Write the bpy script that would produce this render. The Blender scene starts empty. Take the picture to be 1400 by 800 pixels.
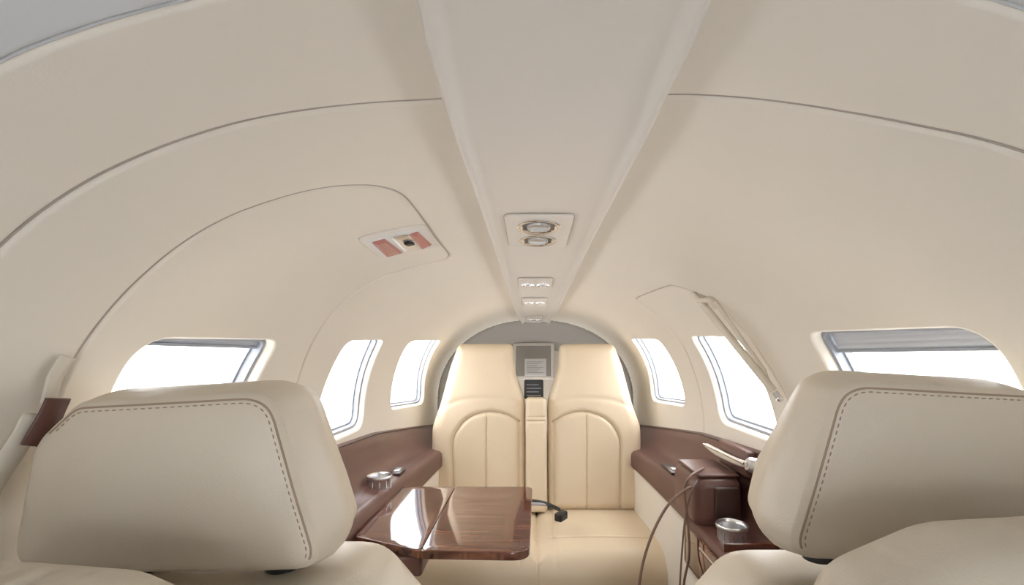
import bpy, bmesh, math, random
import numpy as np
from mathutils import Vector, Matrix
from mathutils.geometry import delaunay_2d_cdt
random.seed(3)
ZOOM=(0,0,1400)
F=620.0; CX=726.0; CY=475.0; CAMX=-0.027
scene=bpy.context.scene
# ------------------------------------------------------------ materials
def mat(name,col,rough=.5,metal=0,bump=0,bscale=300,var=0,spec=.5,coat=0):
    m=bpy.data.materials.new(name); m.use_nodes=True; nt=m.node_tree; b=nt.nodes['Principled BSDF']
    b.inputs['Base Color'].default_value=(*col,1); b.inputs['Roughness'].default_value=rough
    b.inputs['Metallic'].default_value=metal; b.inputs['Specular IOR Level'].default_value=spec
    b.inputs['Coat Weight'].default_value=coat
    tc=nt.nodes.new('ShaderNodeTexCoord')
    if var>0:
        n=nt.nodes.new('ShaderNodeTexNoise'); n.inputs['Scale'].default_value=6; n.inputs['Detail'].default_value=4
        nt.links.new(tc.outputs['Object'],n.inputs['Vector'])
        r=nt.nodes.new('ShaderNodeValToRGB')
        r.color_ramp.elements[0].position=.3; r.color_ramp.elements[1].position=.7
        r.color_ramp.elements[0].color=(*[c*(1-var) for c in col],1); r.color_ramp.elements[1].color=(*[min(1,c*(1+var)) for c in col],1)
        nt.links.new(n.outputs['Fac'],r.inputs['Fac']); nt.links.new(r.outputs['Color'],b.inputs['Base Color'])
    if bump>0:
        v=nt.nodes.new('ShaderNodeTexVoronoi'); v.inputs['Scale'].default_value=bscale
        nt.links.new(tc.outputs['Object'],v.inputs['Vector'])
        bp=nt.nodes.new('ShaderNodeBump'); bp.inputs['Strength'].default_value=bump; bp.inputs['Distance'].default_value=.0006
        nt.links.new(v.outputs['Distance'],bp.inputs['Height']); nt.links.new(bp.outputs['Normal'],b.inputs['Normal'])
    return m
M_LIN=mat('headliner_fabric',(.80,.745,.655),.75,bump=.1,bscale=500,var=.01,spec=.2)
M_COOL=mat('headliner_cool_light',(.66,.68,.70),.7,bump=.1,bscale=500,var=.01,spec=.2)  # headliner copy with cool cockpit daylight put into its colour
M_PAN=mat('overhead_panel_vinyl',(.76,.72,.665),.42,bump=.05,spec=.4)
M_SEAM=mat('seam_piping',(.46,.41,.36),.7)
M_LEA=mat('cream_leather',(.72,.595,.43),.36,bump=.25,bscale=350,var=.02,spec=.45)
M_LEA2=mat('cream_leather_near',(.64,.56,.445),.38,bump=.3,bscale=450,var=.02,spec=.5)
M_STI=mat('stitch_thread',(.36,.27,.19),.8)
M_BRN=mat('brown_leather',(.125,.058,.046),.36,bump=.3,bscale=350,var=.08)
M_DBR=mat('dark_brown_plastic',(.05,.025,.02),.35)
M_CBL=mat('cable_sheath',(.20,.125,.095),.5)
M_CHR=mat('chrome',(.85,.85,.86),.12,metal=1)
M_SAT=mat('satin_metal',(.72,.72,.73),.30,metal=1)
M_FRM=mat('window_bezel',(.33,.35,.39),.45)
M_BLK=mat('black_plastic',(.012,.012,.014),.35)
M_GRY=mat('grey_plastic',(.35,.35,.37),.4)
M_DGR=mat('dark_grey_plastic',(.10,.10,.11),.4)
M_ALC=mat('aft_lining_shaded',(.35,.325,.29),.7,var=.02)  # the alcove's grey shadow is put into this darker colour
M_RED=mat('exit_label_red',(.52,.22,.19),.4)
M_WHT=mat('placard_white',(.75,.75,.74),.5)
M_CAR=mat('carpet',(.35,.27,.2),.95,bump=.5,bscale=200,var=.1)
M_SHD=mat('shade_vinyl',(.58,.61,.66),.4)
M_BEI=mat('beige_plastic',(.66,.60,.50),.35)
M_CKP=mat('light_cap_grey',(.30,.31,.33),.7)
def wood():
    m=bpy.data.materials.new('walnut_gloss'); m.use_nodes=True; nt=m.node_tree; b=nt.nodes['Principled BSDF']
    tc=nt.nodes.new('ShaderNodeTexCoord'); mp=nt.nodes.new('ShaderNodeMapping'); mp.inputs['Scale'].default_value=(3.5,42,10); mp.inputs['Rotation'].default_value=(0,0,.3)
    n=nt.nodes.new('ShaderNodeTexNoise'); n.inputs['Scale'].default_value=1.8; n.inputs['Detail'].default_value=9; n.inputs['Roughness'].default_value=.62; n.inputs['Distortion'].default_value=.8
    r=nt.nodes.new('ShaderNodeValToRGB'); r.color_ramp.elements[0].position=.36; r.color_ramp.elements[1].position=.64
    r.color_ramp.elements[0].color=(.040,.012,.007,1); r.color_ramp.elements[1].color=(.19,.068,.037,1)
    e=r.color_ramp.elements.new(.5); e.color=(.11,.036,.020,1)
    nt.links.new(tc.outputs['Object'],mp.inputs['Vector']); nt.links.new(mp.outputs['Vector'],n.inputs['Vector'])
    nt.links.new(n.outputs['Fac'],r.inputs['Fac']); nt.links.new(r.outputs['Color'],b.inputs['Base Color'])
    b.inputs['Roughness'].default_value=.07; b.inputs['Coat Weight'].default_value=.5; b.inputs['Coat Roughness'].default_value=.03
    return m
M_WOOD=wood()
def glass():
    m=bpy.data.materials.new('window_glass'); m.use_nodes=True; nt=m.node_tree
    nt.nodes.remove(nt.nodes['Principled BSDF']); o=nt.nodes['Material Output']
    t=nt.nodes.new('ShaderNodeBsdfTransparent'); g=nt.nodes.new('ShaderNodeBsdfGlossy'); g.inputs['Roughness'].default_value=.02
    mx=nt.nodes.new('ShaderNodeMixShader'); mx.inputs[0].default_value=.04
    nt.links.new(t.outputs[0],mx.inputs[1]); nt.links.new(g.outputs[0],mx.inputs[2]); nt.links.new(mx.outputs[0],o.inputs['Surface'])
    return m
M_GLS=glass()
# ------------------------------------------------------------ object helpers
def group(name):
    e=bpy.data.objects.new(name,None); scene.collection.objects.link(e); e.empty_display_size=.05; return e
def mkmesh(name,vs,fs,m,parent=None,smooth=True,recalc=True,sharp=None):
    me=bpy.data.meshes.new(name); me.from_pydata([tuple(v) for v in vs],[],[tuple(f) for f in fs])
    if recalc:
        bm=bmesh.new(); bm.from_mesh(me); bmesh.ops.recalc_face_normals(bm,faces=bm.faces); bm.to_mesh(me); bm.free()
    me.materials.append(m); ob=bpy.data.objects.new(name,me); scene.collection.objects.link(ob)
    if smooth:
        me.polygons.foreach_set('use_smooth',[True]*len(me.polygons))
        if sharp: me.set_sharp_from_angle(angle=math.radians(sharp))
    if parent: ob.parent=parent
    return ob
def catmull(pts,n=10,closed=False):
    P=[np.array(p,float) for p in pts]; N=len(P); out=[]
    rng=range(N) if closed else range(N-1)
    for i in rng:
        if closed: a,b,c,d=P[i-1],P[i],P[(i+1)%N],P[(i+2)%N]
        else: a,b,c,d=P[max(i-1,0)],P[i],P[i+1],P[min(i+2,N-1)]
        for k in range(n):
            t=k/n; out.append(.5*((2*b)+(c-a)*t+(2*a-5*b+4*c-d)*t*t+(-a+3*b-3*c+d)*t**3))
    if not closed: out.append(P[-1])
    return np.array(out)
def resample(pts,sp,closed=False):
    P=np.array(pts,float)
    if closed: P=np.vstack([P,P[:1]])
    L=np.r_[0,np.cumsum(np.linalg.norm(np.diff(P,axis=0),axis=1))]
    n=max(3,int(round(L[-1]/sp))); s=np.linspace(0,L[-1],n+1)
    Q=np.stack([np.interp(s,L,P[:,k]) for k in range(P.shape[1])],1)
    return Q[:-1] if closed else Q
def rounded(pts,r,sp=.008,seg=8):
    N=len(pts); rs=r if hasattr(r,'__len__') else [r]*N; out=[]
    P=[np.array(p,float) for p in pts]
    for i in range(N):
        a,b,c=P[i-1],P[i],P[(i+1)%N]; u=a-b; v=c-b; lu=np.linalg.norm(u); lv=np.linalg.norm(v); u/=lu; v/=lv
        ang=math.acos(max(-1,min(1,float(u@v)))); d=min(rs[i]/math.tan(ang/2),lu*.48,lv*.48)
        p0=b+u*d; p1=b+v*d
        for k in range(seg+1):
            t=k/seg; out.append((1-t)**2*p0+2*t*(1-t)*b+t*t*p1)
    Q=resample(out,sp,True)
    A=0.5*np.sum(Q[:,0]*np.roll(Q[:,1],-1)-np.roll(Q[:,0],-1)*Q[:,1])
    return Q if A>0 else Q[::-1].copy()
def normals2d(Q):
    t=np.roll(Q,-1,0)-np.roll(Q,1,0); t/=np.linalg.norm(t,axis=1)[:,None]+1e-12
    return np.stack([-t[:,1],t[:,0]],1)   # inward for CCW
def dist_poly(P,L,closed=False):
    P=np.atleast_2d(P); A=np.array(L); B=np.roll(A,-1,0) if closed else A[1:]
    if not closed: A=A[:-1]
    best=np.full(len(P),1e9)
    for i in range(0,len(P),4000):
        p=P[i:i+4000,None,:]; ab=(B-A)[None]; t=np.clip(((p-A[None])*ab).sum(2)/((ab**2).sum(2)+1e-12),0,1)
        best[i:i+4000]=np.linalg.norm(p-(A[None]+t[...,None]*ab),axis=2).min(1)
    return best
def inside(P,L):
    P=np.atleast_2d(P); x,y=P[:,0],P[:,1]; r=np.zeros(len(P),bool); N=len(L)
    for i in range(N):
        x1,y1=L[i]; x2,y2=L[(i+1)%N]
        c=((y1>y)!=(y2>y))
        if c.any(): r^= c&(x<(x2-x1)*(y-y1)/((y2-y1) if y2!=y1 else 1e-12)+x1)
    return r
def pillow(name,outline,T,Rf,Rb,bf,bb,mapfn,m,parent=None,grooves=(),res=.01,puff=0):
    """upholstered body: closed outline (u,v), thickness T, rounded edges, bulging faces/sides, sewn grooves"""
    Q=np.array(outline); N=len(Q); nn=normals2d(Q); R=max(Rf,Rb)
    pts=[Q]
    for a in (18,36,54,72,90):
        d=R*(1-math.cos(math.radians(a))); X=Q+nn*d
        dd=dist_poly(X,Q,True); X=X[(dd>d*.93)&inside(X,Q)]
        pts.append(X)
    if Rf<R*.6:
        for a in (25,55,90):
            d=Rf*(1-math.cos(math.radians(a))); X=Q+nn*d; dd=dist_poly(X,Q,True); pts.append(X[(dd>d*.93)&inside(X,Q)])
    mn=Q.min(0); mx=Q.max(0)
    gx,gy=np.meshgrid(np.arange(mn[0],mx[0],res),np.arange(mn[1],mx[1],res)); G=np.stack([gx.ravel(),gy.ravel()],1)
    G=G[inside(G,Q)]; G=G[dist_poly(G,Q,True)>R+res*.5]
    for g,dp,w in grooves:
        g=resample(g,res*.7)
        if len(G): G=G[dist_poly(G,g)>w*2.0]
        t=np.gradient(g,axis=0); t/=np.linalg.norm(t,axis=1)[:,None]+1e-9; nrm=np.stack([-t[:,1],t[:,0]],1)
        for o in (-1.5,-.8,0,.8,1.5):
            X=g+nrm*o*w; X=X[inside(X,Q)]; 
            if len(X): pts.append(X[dist_poly(X,Q,True)>R*.3])
    pts.append(G); A=np.vstack(pts)
    res_=delaunay_2d_cdt([Vector(p) for p in A],[(i,(i+1)%N) for i in range(N)],[],0,1e-5)
    V=np.array([tuple(v) for v in res_[0]]); orig=res_[3]; bidx=[-1]*N
    for i,o in enumerate(orig):
        for j in o:
            if j<N: bidx[j]=i
    fs=[f for f in res_[2] if len(f)>=3]
    C=np.array([V[list(f)].mean(0) for f in fs]); ok=inside(C,Q); fs=[f for f,k in zip(fs,ok) if k]
    ce=(mn+mx)/2; hs=(mx-mn)/2
    def hgt(P,side):
        P=np.atleast_2d(P); d=dist_poly(P,Q,True); Rr=Rf if side>0 else Rb
        q=1-np.clip(d/Rr,0,1); h=T/2-Rr+Rr*np.sqrt(np.clip(1-q*q,0,1))
        e=(P-ce)/hs; h+= (bf if side>0 else bb)*np.clip(1-e[:,0]**2,0,1)*np.clip(1-e[:,1]**2,0,1)*np.clip(d/R,0,1)
        if side>0:
            for g,dp,w in grooves: h-=dp*np.exp(-(dist_poly(P,g)/w)**2)*np.clip(d/(R*.5),0,1)
        return h
    hf=hgt(V,1); hb=hgt(V,-1)
    onb=np.zeros(len(V),bool); onb[[b for b in bidx if b>=0]]=True
    hf[onb]=T/2-Rf; hb[onb]=T/2-Rb
    n=len(V)
    vs=[mapfn(p[0],p[1],h) for p,h in zip(V,hf)]+[mapfn(p[0],p[1],-h) for p,h in zip(V,hb)]
    F=[tuple(f) for f in fs]+[tuple(i+n for i in f[::-1]) for f in fs]
    K=6 if puff else 1; rings=[bidx]
    for k in range(1,K):
        t=k/K; hh=(T/2-Rf)*(1-t)-(T/2-Rb)*t; st=len(vs)
        for i in range(N):
            p=Q[i]-nn[i]*puff*math.sin(math.pi*t); vs.append(mapfn(p[0],p[1],hh))
        rings.append([st+i for i in range(N)])
    rings.append([b+n for b in bidx])
    for a_,b_ in zip(rings[:-1],rings[1:]):
        for i in range(N):
            j=(i+1)%N
            if bidx[i]>=0 and bidx[j]>=0 and bidx[i]!=bidx[j]: F.append((a_[j],a_[i],b_[i],b_[j]))
    ob=mkmesh(name,vs,F,m,parent)
    def surf(u,v,side=1,lift=0): return mapfn(u,v,side*(float(hgt([[u,v]],side)[0])+lift))
    return ob,surf
def tube(name,pts,r,m,parent=None,smooth=True,n=8,radii=None,cyc=False):
    cu=bpy.data.curves.new(name,'CURVE'); cu.dimensions='3D'; P=catmull(pts,n,cyc) if smooth else np.array(pts)
    sp=cu.splines.new('POLY'); sp.points.add(len(P)-1)
    for i,p in enumerate(P):
        sp.points[i].co=(*p,1)
        if radii is not None: sp.points[i].radius=float(np.interp(i/(len(P)-1),np.linspace(0,1,len(radii)),radii))
    sp.use_cyclic_u=cyc
    cu.bevel_depth=r; cu.bevel_resolution=3; cu.use_fill_caps=True; cu.materials.append(m)
    tmp=bpy.data.objects.new(name,cu); scene.collection.objects.link(tmp)
    dg=bpy.context.evaluated_depsgraph_get(); me=bpy.data.meshes.new_from_object(tmp.evaluated_get(dg)); bpy.data.objects.remove(tmp)
    me.name=name; me.polygons.foreach_set('use_smooth',[True]*len(me.polygons))
    ob=bpy.data.objects.new(name,me); scene.collection.objects.link(ob)
    if not me.materials: me.materials.append(m)
    if parent: ob.parent=parent
    return ob
def stitches(name,pts,m,parent,L=.005,gap=.003,r=.0007):
    P=resample(pts,(L+gap)/4); vs=[];fs=[]
    for i in range(0,len(P)-4,4):
        a=P[i];b=P[i+2]+ (P[i+3]-P[i+2])*.4; d=b-a; l=np.linalg.norm(d)
        if l<1e-6: continue
        d/=l; u=np.cross(d,[.3,.5,.8]); u/=np.linalg.norm(u); w=np.cross(d,u); k=len(vs)
        for q,rr in ((a,.5),(a+d*l*.25,1),(b-d*l*.25,1),(b,.5)):
            for j in range(5):
                an=j*2*math.pi/5; vs.append(q+r*rr*(u*math.cos(an)+w*math.sin(an)))
        for s in range(3):
            for j in range(5): fs.append((k+s*5+j,k+s*5+(j+1)%5,k+(s+1)*5+(j+1)%5,k+(s+1)*5+j))
    return mkmesh(name,vs,fs,m,parent,recalc=True)
def loft(name,rows,m,parent=None,closed=False,sharp=None,caps=False):
    rows=[list(map(tuple,r)) for r in rows]; n=len(rows[0]); vs=[p for r in rows for p in r]; fs=[]
    for i in range(len(rows)-1):
        for j in range(n if closed else n-1):
            a=i*n+j; b=i*n+(j+1)%n; fs.append((a,b,b+n,a+n))
    if caps: fs.append(tuple(range(n))[::-1]); fs.append(tuple(range((len(rows)-1)*n,len(rows)*n)))
    return mkmesh(name,vs,fs,m,parent,sharp=sharp)
def rbox(name,lo,hi,r,m,parent=None,seg=4,rot=None):
    bm=bmesh.new(); bmesh.ops.create_cube(bm,size=1); lo=np.array(lo);hi=np.array(hi); c=(lo+hi)/2; s=abs(hi-lo)
    for v in bm.verts: v.co=Vector((v.co.x*s[0],v.co.y*s[1],v.co.z*s[2]))
    bmesh.ops.bevel(bm,geom=list(bm.edges),offset=min(r,min(s)*.49),segments=seg,affect='EDGES',profile=.5)
    me=bpy.data.meshes.new(name); M=Matrix.Translation(Vector(c))@(rot.to_4x4() if rot else Matrix.Identity(4)); bm.transform(M); bm.to_mesh(me); bm.free()
    me.materials.append(m); me.polygons.foreach_set('use_smooth',[True]*len(me.polygons)); me.set_sharp_from_angle(angle=math.radians(50))
    ob=bpy.data.objects.new(name,me); scene.collection.objects.link(ob)
    if parent: ob.parent=parent
    return ob
def lathe(name,prof,c,ax,m,parent=None,n=32):
    ax=np.array(ax,float); ax/=np.linalg.norm(ax); u=np.cross(ax,[0,1,0] if abs(ax[1])<.9 else [1,0,0]); u/=np.linalg.norm(u); w=np.cross(ax,u)
    rows=[[np.array(c)+ax*h+r*(u*math.cos(t)+w*math.sin(t)) for t in np.linspace(0,2*math.pi,n,endpoint=False)] for r,h in prof]
    return loft(name,rows,m,parent,closed=True,sharp=50)
def pw(px,py,d): return np.array([(px-CX)/F*d+CAMX,d,(CY-py)/F*d])
# ------------------------------------------------------------ fuselage section model
NN=2.2; ZC=-.33; BL=1.05; FLOOR=-1.13
ty=np.arange(-1.6,3.6,.01)
def sm(v): 
    k=np.hanning(41); k/=k.sum(); return np.convolve(np.pad(v,20,mode='edge'),k,'valid')
TA=sm(np.interp(ty,[-1.2,0,.5,1.2,2.0,2.7,3.3],[.5,.635,.65,.655,.63,.585,.53]))
TZ=sm(np.interp(ty,[-1.2,0,.5,1.1,1.75,2.7,3.3],[.22,.335,.33,.305,.255,.165,.10]))
def fa(y): return float(np.interp(y,ty,TA))
def fz(y): return float(np.interp(y,ty,TZ))
def S(y,t):
    a=fa(y); c,s=math.cos(t),math.sin(t); b=(fz(y)-ZC) if s>=0 else BL
    return np.array([a*math.copysign(abs(c)**(2/NN),c),y,ZC+b*math.copysign(abs(s)**(2/NN),s)])
def Sn(y,t):  # outward normal
    e=1e-3; a=S(y,t+e)-S(y,t-e); b=S(y+e,t)-S(y-e,t); n=np.cross(a,b); n/=np.linalg.norm(n)
    p=S(y,t)-np.array([0,y,ZC]); return n if n@p>0 else -n
def hx(y,z):
    b=(fz(y)-ZC) if z>ZC else BL; return fa(y)*max(0,1-abs((z-ZC)/b)**NN)**(1/NN)
def hz(y,x): return ZC+(fz(y)-ZC)*(1-abs(x/fa(y))**NN)**(1/NN)
def hit(px,py):
    dx,dz=(px-CX)/F,(CY-py)/F
    def f(d):
        x=CAMX+dx*d; z=dz*d; a=fa(d); b=(fz(d)-ZC) if z>ZC else BL
        return abs(x/a)**NN+abs((z-ZC)/b)**NN-1
    lo,hi=.02,3.3
    d=.02
    while d<3.3 and f(d)<0: d+=.01
    lo,hi=d-.01,d
    for _ in range(30):
        m_=(lo+hi)/2
        if f(m_)<0: lo=m_
        else: hi=m_
    d=hi; x=CAMX+dx*d; z=dz*d; b=(fz(d)-ZC) if z>ZC else BL
    cc=math.copysign(abs(x/fa(d))**(NN/2),x); ss=math.copysign(abs((z-ZC)/b)**(NN/2),z-ZC)
    t=math.atan2(ss,cc)
    if t<-math.pi/2: t+=2*math.pi
    return d,t
KS=.6
def hp(px,py): d,t=hit(px,py); return (d,t*KS)
def W(q,off=0): # q=(y,s); off>0 outward
    y,t=q[0],q[1]/KS; p=S(y,t); return p+Sn(y,t)*off if off else p
def pil(px,py,off):
    d,t=hit(px,py); return pw(px,py,d*(1-off/.65))
# ------------------------------------------------------------ windows & seams in surface coordinates
WIN={
 'window_1':[(192,459),(388,463),(314,650),(96,725)],
 'window_2':[(476,465),(528,464),(499,586),(426,618)],
 'window_3':[(560,466),(604,465),(582,553),(534,562)],
 'window_4':[(861,463),(900,464),(938,558),(889,549)],
 'window_5':[(940,459),(1006,460),(1068,612),(982,578)],
 'window_6':[(1098,453),(1348,443),(1462,710),(1174,650)]}
WR={'window_1':[.07,.04,.05,.07],'window_6':[.04,.07,.07,.05]}
loops={k:rounded([hp(*p) for p in v],WR.get(k,[.05,.05,.06,.06]),.009) for k,v in WIN.items()}
ring=[(-150,560),(-110,480),(-60,410),(0,342),(60,291),(130,246),(200,213),(270,187),(350,165),(450,149),(540,141),(610,137),(740,133),(885,131),(950,132),(1050,140),(1150,155),(1250,174),(1330,191),(1400,212),(1480,245),(1560,310),(1600,400)]
ring2=[(-400,700),(-330,560),(-260,410),(-180,265),(-90,155),(0,90),(120,42),(240,8),(350,-18),(480,-40),(740,-55),(1000,-50),(1150,-38),(1300,-10),(1400,18),(1500,70),(1620,180),(1700,320),(1780,480),(1850,620)]
exitp=[(60,660),(68,590),(82,535),(105,490),(140,440),(190,385),(250,335),(310,300),(370,277),(430,261),(480,255),(520,257),(550,268),(572,292),(597,328),(613,347),(612,353),(600,357),(560,367),(520,380),(480,404),(450,434),(425,474),(408,520),(395,580),(385,640)]
door=[(955,660),(962,600),(960,555),(948,505),(926,460),(900,432),(876,414),(870,409),(880,404),(913,392),(925,392),(945,398),(975,412),(1010,445),(1050,500),(1082,560),(1100,620),(1110,680)]
seams=[resample(catmull([hp(*p) for p in s],8),.008) for s in (ring,exitp,door,ring2)]
Y0,Y1=-1.0,2.70; T0,T1=-1.2,math.pi+1.2
gy,gs=np.meshgrid(np.linspace(Y0,Y1,150),np.linspace(T0*KS,T1*KS,150)); G=np.stack([gy.ravel(),gs.ravel()],1)
keep=np.ones(len(G),bool)
inn=(G[:,0]>Y0+.005)&(G[:,0]<Y1-.005)&(G[:,1]>T0*KS+.005)&(G[:,1]<T1*KS-.005)
for l in loops.values(): keep&=~(inn&((dist_poly(G,l,True)<.012)|inside(G,l)))
for s in seams: keep&=~(inn&(dist_poly(G,s)<.012))
pts=[G[keep]]; edges=[]; base=keep.sum()
for l in loops.values():
    n=len(l); edges+=[(base+i,base+(i+1)%n) for i in range(n)]; pts.append(l); base+=n
GW=.0028
for s in seams:
    t=np.gradient(s,axis=0); t/=np.linalg.norm(t,axis=1)[:,None]+1e-9; nr=np.stack([-t[:,1],t[:,0]],1)
    for o in (-.008,-.005,-.0025,0,.0025,.005,.008):
        X=s+nr*o; X=X[(X[:,0]>Y0)&(X[:,0]<Y1)]
        for l in loops.values(): X=X[(dist_poly(X,l,True)>.004)&~inside(X,l)]
        pts.append(X)
A=np.vstack(pts)
r=delaunay_2d_cdt([Vector(p) for p in A],edges,[],0,1e-5)
V=np.array([tuple(v) for v in r[0]]); fs=[f for f in r[2]]
C=np.array([V[list(f)].mean(0) for f in fs]); bad=np.zeros(len(C),bool)
for l in loops.values(): bad|=inside(C,l)
fs=[tuple(f) for f,b in zip(fs,bad) if not b]; C=C[~bad]
dsp=np.zeros(len(V))
for s in seams: dsp+=.0050*np.exp(-(dist_poly(V,s)/GW)**2)
P3=np.array([W(q,1e-9+d) for q,d in zip(V,dsp)])
Fa=np.array(fs); tn=np.cross(P3[Fa[:,1]]-P3[Fa[:,0]],P3[Fa[:,2]]-P3[Fa[:,0]])
vn=np.zeros_like(P3)
for k in range(3): np.add.at(vn,Fa[:,k],tn)
vn/=np.linalg.norm(vn,axis=1)[:,None]+1e-12
mid=(P3*[1,0,1]+[0,0,-ZC]); sgn=np.sign((vn*mid).sum(1).sum()); 
if sgn>0: vn=-vn; Fa=Fa[:,::-1]
# forward of ring2 the lining's grey carries the cool daylight as colour
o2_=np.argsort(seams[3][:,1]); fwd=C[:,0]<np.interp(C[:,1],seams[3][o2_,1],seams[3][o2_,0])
parts={'wall_right':C[:,1]/KS<.95,'ceiling':(C[:,1]/KS>=.95)&(C[:,1]/KS<=math.pi-.95),'wall_left':C[:,1]/KS>math.pi-.95}
for nm,mk in parts.items():
    f=Fa[mk]; u,inv=np.unique(f,return_inverse=True); inv=inv.reshape(f.shape)
    ob=mkmesh(nm,P3[u],inv.tolist(),M_LIN,recalc=False); ob.data.materials.append(M_COOL)
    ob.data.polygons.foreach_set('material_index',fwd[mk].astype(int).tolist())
    ob.data.normals_split_custom_set_from_vertices(vn[u].tolist())
for i,s in enumerate(seams):
    tube('trim_%d'%(i+1),[W(q,.0035) for q in s[::2]],.0015,M_SEAM if i<3 else M_COOL,smooth=False)
# window bezels, panes, shades
for k,l in loops.items():
    nn=normals2d(l); g=group(k)
    secs=[(0,0),(.003,.001),(.006,.005),(.008,.012),(.010,.020)]
    loft('reveal',[[W(q,o) for q in l+nn*i] for i,o in secs],M_LIN,g,closed=True)
    secs=[(.006,.020),(.012,.018),(.017,.020),(.018,.027),(.0185,.036),(.024,.037),(.025,.05)]
    loft('bezel',[[W(q,o) for q in l+nn*i] for i,o in secs],M_FRM,g,closed=True,sharp=40)
    q=l+nn*.021; c=q.mean(0); vs=[W(c,.042)]; R=6
    for rr in range(1,R+1): vs+=[W(c+(p-c)*rr/R,.042) for p in q]
    n=len(q); ff=[(0,1+i,1+(i+1)%n) for i in range(n)]
    for rr in range(R-1):
        for i in range(n): a=1+rr*n; ff.append((a+i,a+(i+1)%n,a+n+(i+1)%n,a+n+i))
    mkmesh('pane',vs,ff,M_GLS,g)
    if k in('window_1','window_6'):
        lo,hi=q.min(0),q.max(0); right=k=='window_6'
        top=hi[1] if right else lo[1]; sg=-1 if right else 1
        w=.040 if right else .014
        rows=[]
        for j in range(13):
            s_=top+sg*(w*j/12+0.0); off=.032+ (.003 if j%3==0 else 0)
            ys=np.linspace(lo[0]+.0,hi[0]-.0,30); rows.append([W((y,s_),off) for y in ys])
        loft('shade',rows,M_SHD,g)
        tube('shade_rail',[W((y,top+sg*w),.031) for y in np.linspace(lo[0],hi[0],20)],.0035,M_FRM,g,smooth=False)
# floor
fl=[[(x,y,FLOOR) for x in np.linspace(-.62,.62,8)] for y in np.linspace(-1,2.7,12)]
loft('floor',fl,M_CAR)
# unseen cap with an opening, added to limit light from behind the camera
rows=[]
for sc in (1,.85,.7,.55):
    row=[]
    for t in np.linspace(T0,T1,90):
        p=S(-1,t); row.append((p[0]*sc,-1-.02*(1-sc),-.05+(p[2]+.05)*(sc if p[2]>-.05 else max(0,1-(1-sc)*1.9))))
    rows.append(row)
loft('forward_light_cap',rows,M_CKP)
# aft alcove + aft wall
rows=[]
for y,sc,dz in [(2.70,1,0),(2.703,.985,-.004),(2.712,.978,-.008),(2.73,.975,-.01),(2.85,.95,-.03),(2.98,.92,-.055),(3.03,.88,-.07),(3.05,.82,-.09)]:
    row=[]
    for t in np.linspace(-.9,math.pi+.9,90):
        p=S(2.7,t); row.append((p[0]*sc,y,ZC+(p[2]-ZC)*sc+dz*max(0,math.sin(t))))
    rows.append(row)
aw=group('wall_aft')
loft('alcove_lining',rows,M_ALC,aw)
last=rows[-1]; loft('aft_panel',[[(x,3.05,-1.15) for x,y,z in last],[(p[0],3.05,p[2]) for p in last]],M_LIN,aw)
mkmesh('lower_bulkhead',[(-.62,2.69,-1.15),(.62,2.69,-1.15),(.62,2.69,-.5),(-.62,2.69,-.5)],[(0,1,2,3)],M_LIN,aw)
ah=group('aft_access_panel')
rbox('frame',(-.15,3.025,-.215),(.13,3.045,.03),.012,M_PAN,ah)
rbox('recess_cover',(-.125,3.018,-.195),(.105,3.03,.01),.01,M_ALC,ah)
pl=group('safety_placard'); rbox('card',(-.07,3.008,-.19),(.075,3.016,-.075),.003,M_WHT,pl)
for i in range(7): rbox('text_line_%d'%i,(-.055,3.005,-.098-i*.012),(.055-.02*(i%3),3.009,-.095-i*.012),.001,M_GRY,pl)
# ------------------------------------------------------------ overhead panel
WY=[.2,.38,.43,.6,1.1,1.75,2.3,2.7]; WW=[.235,.247,.256,.262,.252,.235,.205,.165]
op=group('overhead_console')
def DEPf(y): return float(np.interp(y,[.2,1.2,2.7],[.042,.036,.022]))
rows=[]
for y in np.r_[np.linspace(.2,2.69,90)]:
    w=float(np.interp(y,WY,WW))/2; row=[]; DEP=DEPf(y)
    pr=[(-1.10,-.1),(-1.05,0),(-1.02,.10),(-1.005,.35),(-.995,.7),(-.985,.88),(-.965,.98),(-.94,1.0),(-.915,.97),(-.88,.84),(-.80,.64),(-.6,.50),(-.3,.46),(0,.46)]
    pr=pr+[(-a,b) for a,b in pr[-2::-1]]
    zb=hz(y,w)
    for u,k in pr:
        x=u*w
        z=hz(y,x)-DEP*k if abs(u)>1 else zb-DEP*k
        row.append((x,y,z))
    rows.append(row)
loft('panel',rows,M_PAN,op)
def panz(y): return hz(y,float(np.interp(y,WY,WW))/2)-DEPf(y)*.47
def onp(py):
    d=.3
    while d<2.66 and (CY-py)/F*d<panz(d): d+=.002
    return d
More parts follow.
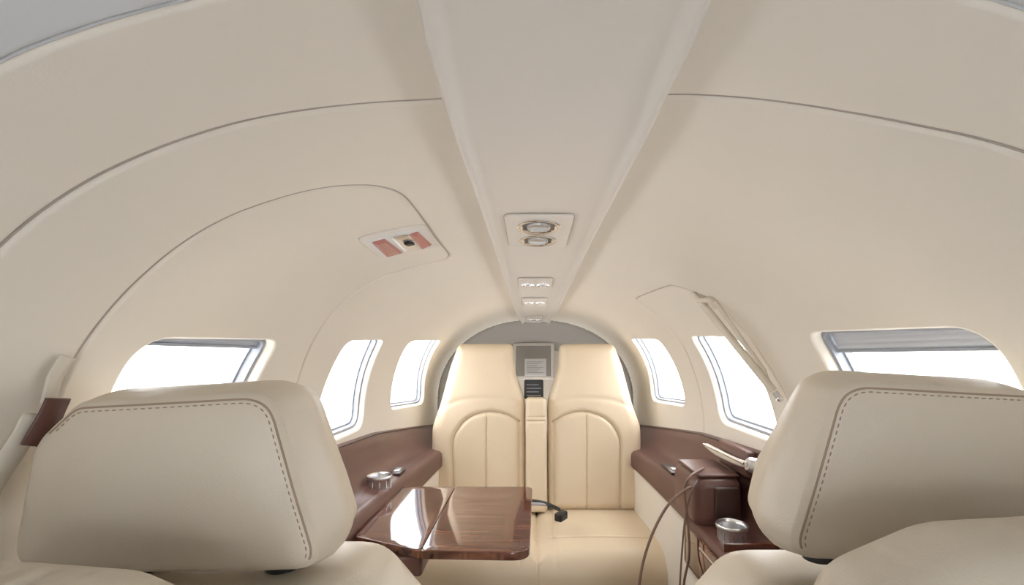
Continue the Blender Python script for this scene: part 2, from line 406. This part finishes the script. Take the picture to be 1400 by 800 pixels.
def vent(name,px0,px1,py0,py1,mode):
    g=group(name)
    ya,yb=onp(py0),onp(py1); yn,yf=min(ya,yb),max(ya,yb)
    if yf-yn<.12: yn=yf-.2
    ym=(yn+yf)/2; hl=(yf-yn)/2
    hw=(px1-px0)/F*ym/2; xc=((px0+px1)/2-CX)/F*ym+CAMX
    sl=math.atan2(panz(yf)-panz(yn),yf-yn); zc=panz(ym)
    ol=rounded([(-hw,-hl),(hw,-hl),(hw,hl),(-hw,hl)],.012,.006)
    def mp(u,v,h): return (xc+u,ym+v*math.cos(sl),zc+v*math.sin(sl)-h-.004)
    pillow('plate',ol,.010,.0035,.003,0,0,mp,M_PAN,g,res=.012)
    q=ol-normals2d(ol)*.001
    tube('plate_gap',[mp(p[0],p[1],-.001) for p in q],.0014,M_SEAM,g,smooth=False,cyc=True)
    ax=np.array([0,math.sin(sl),-math.cos(sl)])
    def gasper(k,c,r):
        lathe('gasper_bezel_%d'%k,[(r*1.12,-.001),(r*1.12,.003),(r*1.04,.005),(r*.9,.003),(r*.82,.0005)],c,ax,M_CHR,g)
        lathe('gasper_cup_%d'%k,[(r*.86,.001),(r*.8,.0004),(r*.5,.0004),(.001,.0004)],c,ax,M_DGR,g)
        lathe('gasper_nozzle_%d'%k,[(r*.60,.000),(r*.58,.005),(r*.48,.007),(r*.36,.006),(r*.34,.002),(.001,.002)],c,ax,M_SAT,g)
        for j in (-1,0,1):
            p=np.array(c)+ax*.0075; L=r*.52*math.sqrt(1-(j*.55)**2)
            tube('slat_%d_%d'%(k,j+1),[p+[-L,j*r*.28,0],p+[L,j*r*.28,0]],.0016,M_WHT,g,smooth=False)
    if mode==0:
        for k,(v,r) in enumerate([(.45,.56),(-.45,.60)]): gasper(k,mp(0,v*hl,.005),min(r*hw,hl*.40))
    else:
        for k,u in enumerate((-.45,.45)): gasper(k,mp(u*hw,0,.005),min(hw*.36,hl*.62))
vent('overhead_air_vent',693,779,291,334,0)
vent('overhead_air_vent',709,755,379,392,1)
vent('overhead_air_vent',714,748,406,416,1)
vent('overhead_air_vent',720,741,446,453,1)
# ------------------------------------------------------------ emergency exit handle w/ red labels
eh=group('emergency_exit_handle')
def plate(name,px,off,thick,m,parent,rad=.006,dens=.006):
    c=[hp(*p) for p in px]; q=rounded(c,rad,dens); cen=q.mean(0); rows=[]
    nn=normals2d(q)
    for i,o in [(0,off-thick),(0,off-.0015),(.0015,off)]: rows.append([W(p,-o) for p in q+nn*i])
    for s in (.6,.3,.02): rows.append([W(cen+(p-cen)*s,-off) for p in q+nn*.0015])
    return loft(name,rows,m,parent,closed=True,sharp=45)
plate('escutcheon',[(487,325),(579,306),(600,336),(519,351)],.005,.008,M_PAN,eh,.008)
plate('handle_recess',[(497,326),(575,310),(592,335),(521,347)],.0060,.003,M_WHT,eh,.006)
plate('recess_plate',[(532,321),(558,316),(574,338),(553,342)],.0070,.003,M_SAT,eh,.004)
plate('label_push',[(506,328),(524,323),(549,342),(527,348)],.009,.004,M_RED,eh,.003,.004)
plate('label_pull',[(558,317),(570,313),(589,331),(575,337)],.009,.004,M_RED,eh,.003,.004)
plate('pull_latch',[(549,328),(557,326),(566,328),(554,331)],.013,.009,M_BLK,eh,.002,.004)
for i in range(3):
    plate('label_text_%d'%i,[(512+i*5,330-i*1.2),(514+i*5,329.5-i*1.2),(534+i*4.5,344-i),(532+i*4.5,344.5-i)],.0095,.001,M_BEI,eh,.0005,.003)
# ------------------------------------------------------------ rear seats
def rear_seat(sg):
    g=group('passenger_seat'); D=2.21
    def mp(u,v,h):
        rec=.09*(v+.78)/.8
        return np.array([sg*u,D+rec+.05-h,v])
    ol=rounded([(.122,.018),(.398,.018),(.438,-.10),(.482,-.28),(.522,-.40),(.516,-.80),(.055,-.80),(.055,-.30),(.060,-.265),(.110,-.12)],[.03,.035,.2,.15,.12,.05,.05,.1,.08,.2],.009)
    arch=catmull([(.405,-.79),(.408,-.60),(.41,-.47),(.385,-.40),(.33,-.345),(.24,-.318),(.15,-.332),(.085,-.37)],8)
    bol=catmull([(.085,-.37),(.083,-.55),(.083,-.79)],6)
    cen=np.array([(.245,-.325),(.245,-.79)])
    hd=catmull([(.47,-.30),(.38,-.262),(.27,-.25),(.16,-.255),(.075,-.28)],6)
    b,sf=pillow('backrest',ol,.13,.045,.04,.02,0,mp,M_LEA,g,grooves=[(arch,.014,.007),(bol,.010,.006),(cen,.005,.004),(hd,.0035,.010)],res=.011)
    for k,l in enumerate((arch,cen)):
        tube('seam_%d'%k,[sf(p[0],p[1],1,.0006) for p in resample(l,.02)],.0010,M_STI,g,smooth=False)
    def mc(u,v,h): 
        return np.array([sg*u,1.74+v,-.885+h-.03*max(0,(.10-v)/.10)**2+.02*(v-.2)])
    oc=rounded([(-.012,0),(.54,.0),(.56,.08),(.54,.53),(-.012,.53)],[.012,.09,.1,.04,.012],.01)
    gl=[(np.array([(.07,.02),(.07,.52)]),.006,.006),(np.array([(-.01,.16),(.53,.16)]),.004,.005)]
    c,sc=pillow('seat_cushion',oc,.17,.055,.05,.012,0,mc,M_LEA,g,grooves=gl,res=.012)
    tube('cushion_seam',[sc(u,.16,1,.0006) for u in np.linspace(.04,.49,12)],.0010,M_STI,g,smooth=False)
    rbox('seat_base',(min(sg*.03,sg*.50),1.80,FLOOR+.002),(max(sg*.03,sg*.50),2.26,-.945),.02,M_BRN,g)
rear_seat(-1); rear_seat(1)
arm=group('center_armrest')
ol=rounded([(-.052,-.25),(.048,-.25),(.052,-.79),(-.054,-.79)],.018,.008)
pillow('armrest_pad',ol,.09,.018,.018,.004,0,lambda u,v,h:(u,2.205-h+.09*(v+.78)/.8,v),M_LEA,arm,grooves=[(np.array([(-.05,-.36),(.05,-.36)]),.006,.004),(np.array([(-.05,-.34),(.05,-.34)]),.004,.003)],res=.008)
mp_=group('media_control_panel'); rbox('housing',(-.062,2.30,-.262),(.036,2.33,-.165),.008,M_BLK,mp_)
for i in range(4):
    rbox('text_row_%d'%i,(-.050,2.297,-.245+i*.018),(.024-.012*(i%2),2.301,-.2425+i*.018),.001,M_GRY,mp_)
sb=group('seat_belt')
tube('webbing',[pw(722,684,2.1),pw(745,688,2.03),pw(765,697,1.98)],.008,M_BLK,sb)
rbox('buckle',tuple(pw(766,710,1.95)-[.015,.03,.004]),tuple(pw(766,700,1.95)+[.022,.03,.0]),.008,M_BLK,sb,rot=Matrix.Rotation(-.6,3,'Z'))
tube('webbing_tail',[pw(700,690,2.1),pw(725,689,2.06),pw(748,690,2.02)],.007,M_GRY,sb)
# ------------------------------------------------------------ side ledges
PROF=[(-.01,-.318),(.006,-.316),(.014,-.325),(.022,-.36),(.036,-.41),(.058,-.452),(.085,-.470),(.12,-.474),(.14,-.478),(.152,-.492),(.155,-.52),(.155,-.575),(.148,-.588)]
PROF2=[(-.01,-.318),(.006,-.316),(.014,-.325),(.018,-.36),(.022,-.43),(.030,-.50),(.045,-.525),(.12,-.529),(.180,-.530),(.192,-.536),(.195,-.55),(.195,-.665),(.188,-.68)]
def ledge(sg,y0,y1,prof,g):
    def dz(y,z): return z+float(np.interp(y,[1.2,1.75,2.2,2.6],[.02,-.012,-.07,-.125]))*max(0,min(1,(z+.588)/.27))
    ai,zi=prof[-1]
    rows=[[(sg*(hx(y,-.33)-a),y,dz(y,z)) for a,z in prof] for y in np.linspace(y0,y1,50)]
    loft('brown_shelf',rows,M_BRN,g)
    rows=[[(sg*(hx(y,-.33)-a),y,z) for a,z in [(ai,zi),(ai-.006,zi-.007),(ai-.008,zi-.03),(ai-.008,-.9),(ai-.008,-1.125)]] for y in np.linspace(y0,y1,30)]
    loft('lower_panel',rows,M_LIN,g)
    y=y0; X=hx(y,-.33)
    pr=[(sg*(X-a),y,dz(y,z)) for a,z in prof]+[(sg*(X-ai+.008),y,-1.125),(sg*X,y,-1.125)]
    mkmesh('end_cap',pr,[tuple(range(len(pr)))],M_BRN,g,smooth=False)
    tube('piping',[(sg*(hx(y,-.33)-.0135),y,dz(y,-.323)) for y in np.linspace(y0+.01,y1-.01,30)],.0025,M_DBR,g,smooth=False)
gl_=group('side_ledge'); ledge(-1,1.13,2.62,PROF,gl_)
gr_=group('side_ledge'); ledge(1,1.42,2.62,PROF,gr_); ledge(1,1.02,1.42,PROF2,gr_)
def cupholder(name,c,r,h=.045):
    g=group(name)
    lathe('shell',[(r*1.02,-h),(r*1.03,-.010),(r*1.14,-.004),(r*1.18,.002),(r*1.12,.006),(r*1.02,.004),(r*.96,-.004),(r*.94,-.03),(r*.90,-.036),(.001,-.036)],c,(0,0,1),M_SAT,g,n=40)
    lathe('inner_ring',[(r*.93,-.022),(r*.80,-.020),(r*.72,-.028)],c,(0,0,1),M_CHR,g)
    lathe('liner',[(r*.86,-.0355),(r*.5,-.0350),(.001,-.0350)],c,(0,0,1),M_BLK,g)
    for k in range(10):
        t=k*math.pi/5; p=np.array(c)+r*1.035*np.array([math.cos(t),math.sin(t),0])
        tube('rib_%d'%k,[p+[0,0,-h],p+[0,0,-.010]],.0016,M_CHR,g,smooth=False)
    return g
cupholder('cup_holder',np.array([-.543,1.545,-.441]),.036,.04)
sw=group('seat_switch_panel'); c=pw(543,645,1.72)
rbox('bezel',c-[.022,.04,.008],c+[.022,.04,.004],.004,M_DBR,sw); rbox('rocker',c-[.012,.012,.0],c+[.012,.012,.008],.003,M_SAT,sw)
rbox('rocker_b',c+[-.012,.018,0],c+[.012,.034,.008],.003,M_GRY,sw)
# ------------------------------------------------------------ table
tb=group('folding_table'); TZt=-.50
def mt(u,v,h): return np.array([u,v,TZt-.011+h])
o1=rounded([(-.2985,1.115),(-.03,1.105),(-.022,1.63),(-.2985,1.63)],[.002,.045,.03,.002],.008)
pillow('leaf_outer',o1,.022,.003,.003,0,0,mt,M_WOOD,tb,res=.02)
o2=rounded([(-.495,1.20),(-.2995,1.115),(-.2995,1.63),(-.495,1.63)],[.02,.002,.002,.01],.008)
pillow('leaf_inner',o2,.022,.003,.003,0,0,mt,M_WOOD,tb,res=.02)
rbox('table_frame',(-.47,1.20,-.545),(-.08,1.58,-.523),.008,M_BRN,tb)
rbox('support_arm',(-.42,1.13,-.575),(-.30,1.25,-.524),.01,M_BRN,tb)
# ------------------------------------------------------------ right console
cs=group('side_console')
rbox('console_body',(.455,1.33,-.54),(.60,1.55,-.385),.035,M_BRN,cs)
rbox('console_lid',(.470,1.345,-.388),(.59,1.535,-.378),.005,M_BRN,cs)
rbox('wood_fascia',(.450,1.08,-.66),(.461,1.40,-.545),.004,M_WOOD,cs)
rbox('drawer_front',(.446,1.17,-.64),(.452,1.28,-.57),.003,M_WOOD,cs)
rbox('drawer_trim',(.4485,1.165,-.645),(.4515,1.285,-.565),.001,M_SAT,cs)
rbox('side_pocket',(.51,1.322,-.50),(.58,1.335,-.41),.01,M_DBR,cs)
rbox('tray_divider',(.47,1.165,-.53),(.62,1.175,-.505),.003,M_WOOD,cs)
cupholder('cup_holder',np.array([.524,1.245,-.490]),.036,.04)
for i,(x,y) in enumerate([(.515,1.60),(.512,1.66),(.53,1.56)]):
    lathe('jack_%d'%i,[(.001,.010),(.008,.010),(.010,.007),(.011,0)],(x,y,-.474),(0,0,1),M_SAT,cs,n=16)
rbox('switch_plate',(.50,1.70,-.482),(.545,1.84,-.470),.003,M_DBR,cs)
rbox('switch_rocker',(.512,1.73,-.474),(.533,1.76,-.464),.003,M_SAT,cs)
cb=group('headset_cable')
tube('cable_a',[pw(955,668,1.38),pw(940,668,1.33),pw(914,690,1.3),pw(892,730,1.3),pw(877,780,1.3),pw(874,830,1.3),pw(885,900,1.3),pw(930,960,1.32)],.0040,M_CBL,cb)
tube('cable_b',[pw(962,640,1.40),pw(943,652,1.33),pw(936,672,1.33),pw(941,720,1.33),pw(942,760,1.33),pw(935,800,1.33),pw(932,860,1.33)],.0036,M_CBL,cb)
tube('cable_c',[pw(962,650,1.40),pw(949,664,1.33),pw(938,700,1.33),pw(932,760,1.33),pw(928,830,1.33)],.0028,M_CBL,cb)
dh=group('door_handle')
a=pil(966,609,.05);b=pil(1022,636,.06)
tube('lever',[a,a*.7+b*.3+[0,0,-.006],a*.3+b*.7+[0,0,-.006],b],.011,M_BEI,dh,radii=[.7,1.1,1.0,.8])
tube('lever_inlay',[a+[-.01,0,.004],b+[-.01,0,.004]],.004,M_CHR,dh,smooth=False)
lathe('pivot',[(.001,.012),(.016,.012),(.021,.006),(.023,-.03)],b+[.01,0,0],(-1,0,.2),M_SAT,dh)
rbox('backplate',tuple((a+b)/2+[.02,-.1,-.05]),tuple((a+b)/2+[.05,.1,.03]),.01,M_BRN,dh)
# ------------------------------------------------------------ door support strut
st=group('door_support_strut')
p0=pil(957,411,.02);p1=pil(1066,545,.03)
tube('strut_sleeve',[p0*(1-k)+p1*k for k in (0.02,.5,.93)],.0100,M_BEI,st,smooth=False)
q0=pil(977,412,.02);q1=pil(1044,505,.03)
tube('strut_rod',[q0,(q0+q1)/2,q1,p0*.12+p1*.88],.0055,M_BEI,st,smooth=False)
tube('upper_bracket',[pil(948,402,.006),p0,pil(972,411,.01),pil(980,420,.012)],.009,M_BEI,st)
tube('end_clip',[p0*.06+p1*.94,p1],.008,M_SAT,st,smooth=False)
lathe('ball',[(.001,.009),(.007,.006),(.009,0),(.007,-.006),(.001,-.009)],p1,(1,0,0),M_CHR,st,n=16)
# ------------------------------------------------------------ shoulder belt guide left
bg=group('shoulder_belt_guide')
def strip(name,pp,w,off,m,parent):
    P=catmull([pil(x,y,off) for x,y in pp],6); rows=[]
    for i,p in enumerate(P):
        t=P[min(i+1,len(P)-1)]-P[max(i-1,0)]; t/=np.linalg.norm(t); n=np.array([1,0,0.3]); s=np.cross(t,n); s/=np.linalg.norm(s); n=np.cross(s,t)
        rows.append([p+s*w*a+n*b for a,b in [(-1,0),(-.9,.002),(.9,.002),(1,0),(.9,-.002),(-.9,-.002)]])
    return loft(name,rows,m,parent,closed=True,caps=True)
strip('webbing',[(94,488),(76,515),(66,550)],.009,.012,M_BEI,bg)
strip('webbing_lower',[(48,566),(26,606),(0,645),(-40,710)],.012,.018,M_BEI,bg)
strip('guide',[(80,545),(66,575),(46,610)],.014,.03,M_BRN,bg)
# ------------------------------------------------------------ foreground seats
def near_seat(sg,dz=0,bz=0,bx=0,top=.1,bot=.12):
    g=group('club_seat'); D=.565
    def mp(u,v,h):
        k=max(0,min(1,(-.16-v)/.09)); kt=max(0,min(1,(v+.17)/.1)); ki=max(0,min(1,(.42-u)/.12)); hb=max(0,.03-h)
        u2=u+hb*ki*(bot*k+top*kt)
        return np.array([sg*u2,D-h+.012*((u-.42)/.18)**2,v+dz+hb*.10*k])
    ol=rounded([(.308,-.046),(.525,-.058),(.580,-.105),(.612,-.248),(.253,-.248),(.278,-.16)],[.045,.04,.06,.03,.028,.3],.006)
    hd,sf=pillow('headrest',ol,.15,.014,.045,.012,.01,mp,M_LEA2,g,res=.008,puff=.008)
    q=ol+normals2d(ol)*.0085; q2=ol+normals2d(ol)*.0125
    i0=int(np.argmin(np.linalg.norm(q-np.array([.262,-.236]),axis=1)))
    def run(q):
        a=np.roll(q,-i0,0)
        if a[12][1]<a[0][1]+.02: a=np.roll(a[::-1],1,0)
        e=int(np.argmin(np.linalg.norm(a-np.array([.56,-.10]),axis=1))); return a[:e]
    tube('welt_seam',[sf(p[0],p[1],1,-.0002) for p in run(q)],.0012,M_STI,g,smooth=False)
    stitches('stitching',np.array([sf(p[0],p[1],1,.0002) for p in run(q2)]),M_STI,g)
    for k,x in enumerate((.335,.50)):
        lathe('headrest_post_%d'%k,[(.009,0),(.009,-.08),(.016,-.08),(.018,-.05),(.016,-.03)],(sg*x,D+.01,-.20+dz),(0,0,1),M_BLK,g)
        lathe('post_collar_%d'%k,[(.009,.0),(.019,.0),(.021,-.006),(.021,-.02)],(sg*x,D-.0,-.253+dz),(0,0,1),M_BLK,g)
    ob=rounded([(.235+bx,-.262),(.58,-.262),(.62,-.36),(.62,-.80),(.160+bx,-.80),(.160+bx,-.36)],[.07,.06,.08,.05,.05,.09],.01)
    bk,sb_=pillow('backrest',ob,.16,.05,.05,.0,0,lambda u,v,h:np.array([sg*u,.60-h+.12*(-.26-v),v+dz+bz]),M_LEA2,g,res=.015)
    q=ob+normals2d(ob)*.035
    tube('back_seam',[sb_(p[0],p[1],1,.0003) for p in q],.0009,M_STI,g,smooth=False,cyc=True)
    oc=rounded([(.15,.62),(.60,.62),(.60,1.05),(.15,1.05)],.05,.015)
    pillow('seat_cushion',oc,.15,.05,.05,.01,0,lambda u,v,h:np.array([sg*u,v,-.80+h]),M_LEA2,g,res=.02)
    rbox('seat_base',(min(sg*.2,sg*.55),.66,FLOOR+.002),(max(sg*.2,sg*.55),1.0,-.87),.02,M_BRN,g)
near_seat(-1,0,-.012,0,.10,.02); near_seat(1,.012,-.036,.015,.34,.10)
def cockpit_seat(sg,zt,xin):
    g=group('cockpit_seat')
    ol=rounded([(xin,zt-.04),(xin+.10,zt),(.50,zt+.01),(.56,zt-.06),(.56,-.75),(xin-.03,-.75)],[.06,.08,.08,.08,.05,.05],.008)
    b,sf=pillow('backrest',ol,.10,.04,.04,.01,.01,lambda u,v,h:np.array([sg*u,.36+h*1-.1*(v+.15)*-1,v]),M_LEA2,g,res=.014)
    q=ol+normals2d(ol)*.03
    tube('back_seam',[sf(p[0],p[1],-1,.0003) for p in q],.0011,M_STI,g,smooth=False,cyc=True)
    rbox('seat_base',(min(sg*.2,sg*.5),-.05,FLOOR+.002),(max(sg*.2,sg*.5),.35,-.78),.03,M_BRN,g)
cockpit_seat(1,-.145,.205)
cockpit_seat(-1,-.184,.26)
# ------------------------------------------------------------ lights
w=bpy.data.worlds.new('sky'); scene.world=w; w.use_nodes=True; bgN=w.node_tree.nodes['Background']
bgN.inputs[0].default_value=(.96,.975,1,1); bgN.inputs[1].default_value=7.5
def area(name,loc,rot,sx,sy,e,col):
    l=bpy.data.lights.new(name,'AREA'); l.shape='RECTANGLE'; l.size=sx; l.size_y=sy; l.energy=e; l.color=col
    o=bpy.data.objects.new(name,l); o.location=loc; o.rotation_euler=rot; scene.collection.objects.link(o); return o
area('fill_light',(0,1.4,.20),(0,0,0),.2,1.2,1.5,(1,.96,.9))  # added fill below the ceiling, not a lamp fitting of the cabin
# ------------------------------------------------------------ camera
cam=bpy.data.cameras.new('camera'); co=bpy.data.objects.new('camera',cam); scene.collection.objects.link(co)
co.location=(CAMX,0,0); co.rotation_euler=(math.pi/2,0,0); cam.sensor_width=36; cam.clip_start=.02
zx,zy,zw=ZOOM; zh=zw*800/1400
cam.lens=F/zw*36; cam.shift_x=(zx+zw/2-CX)/zw; cam.shift_y=(CY-(zy+zh/2))/zw
scene.camera=co
scene.view_settings.view_transform='Standard'
scene.view_settings.look='None'
scene.view_settings.exposure=.05
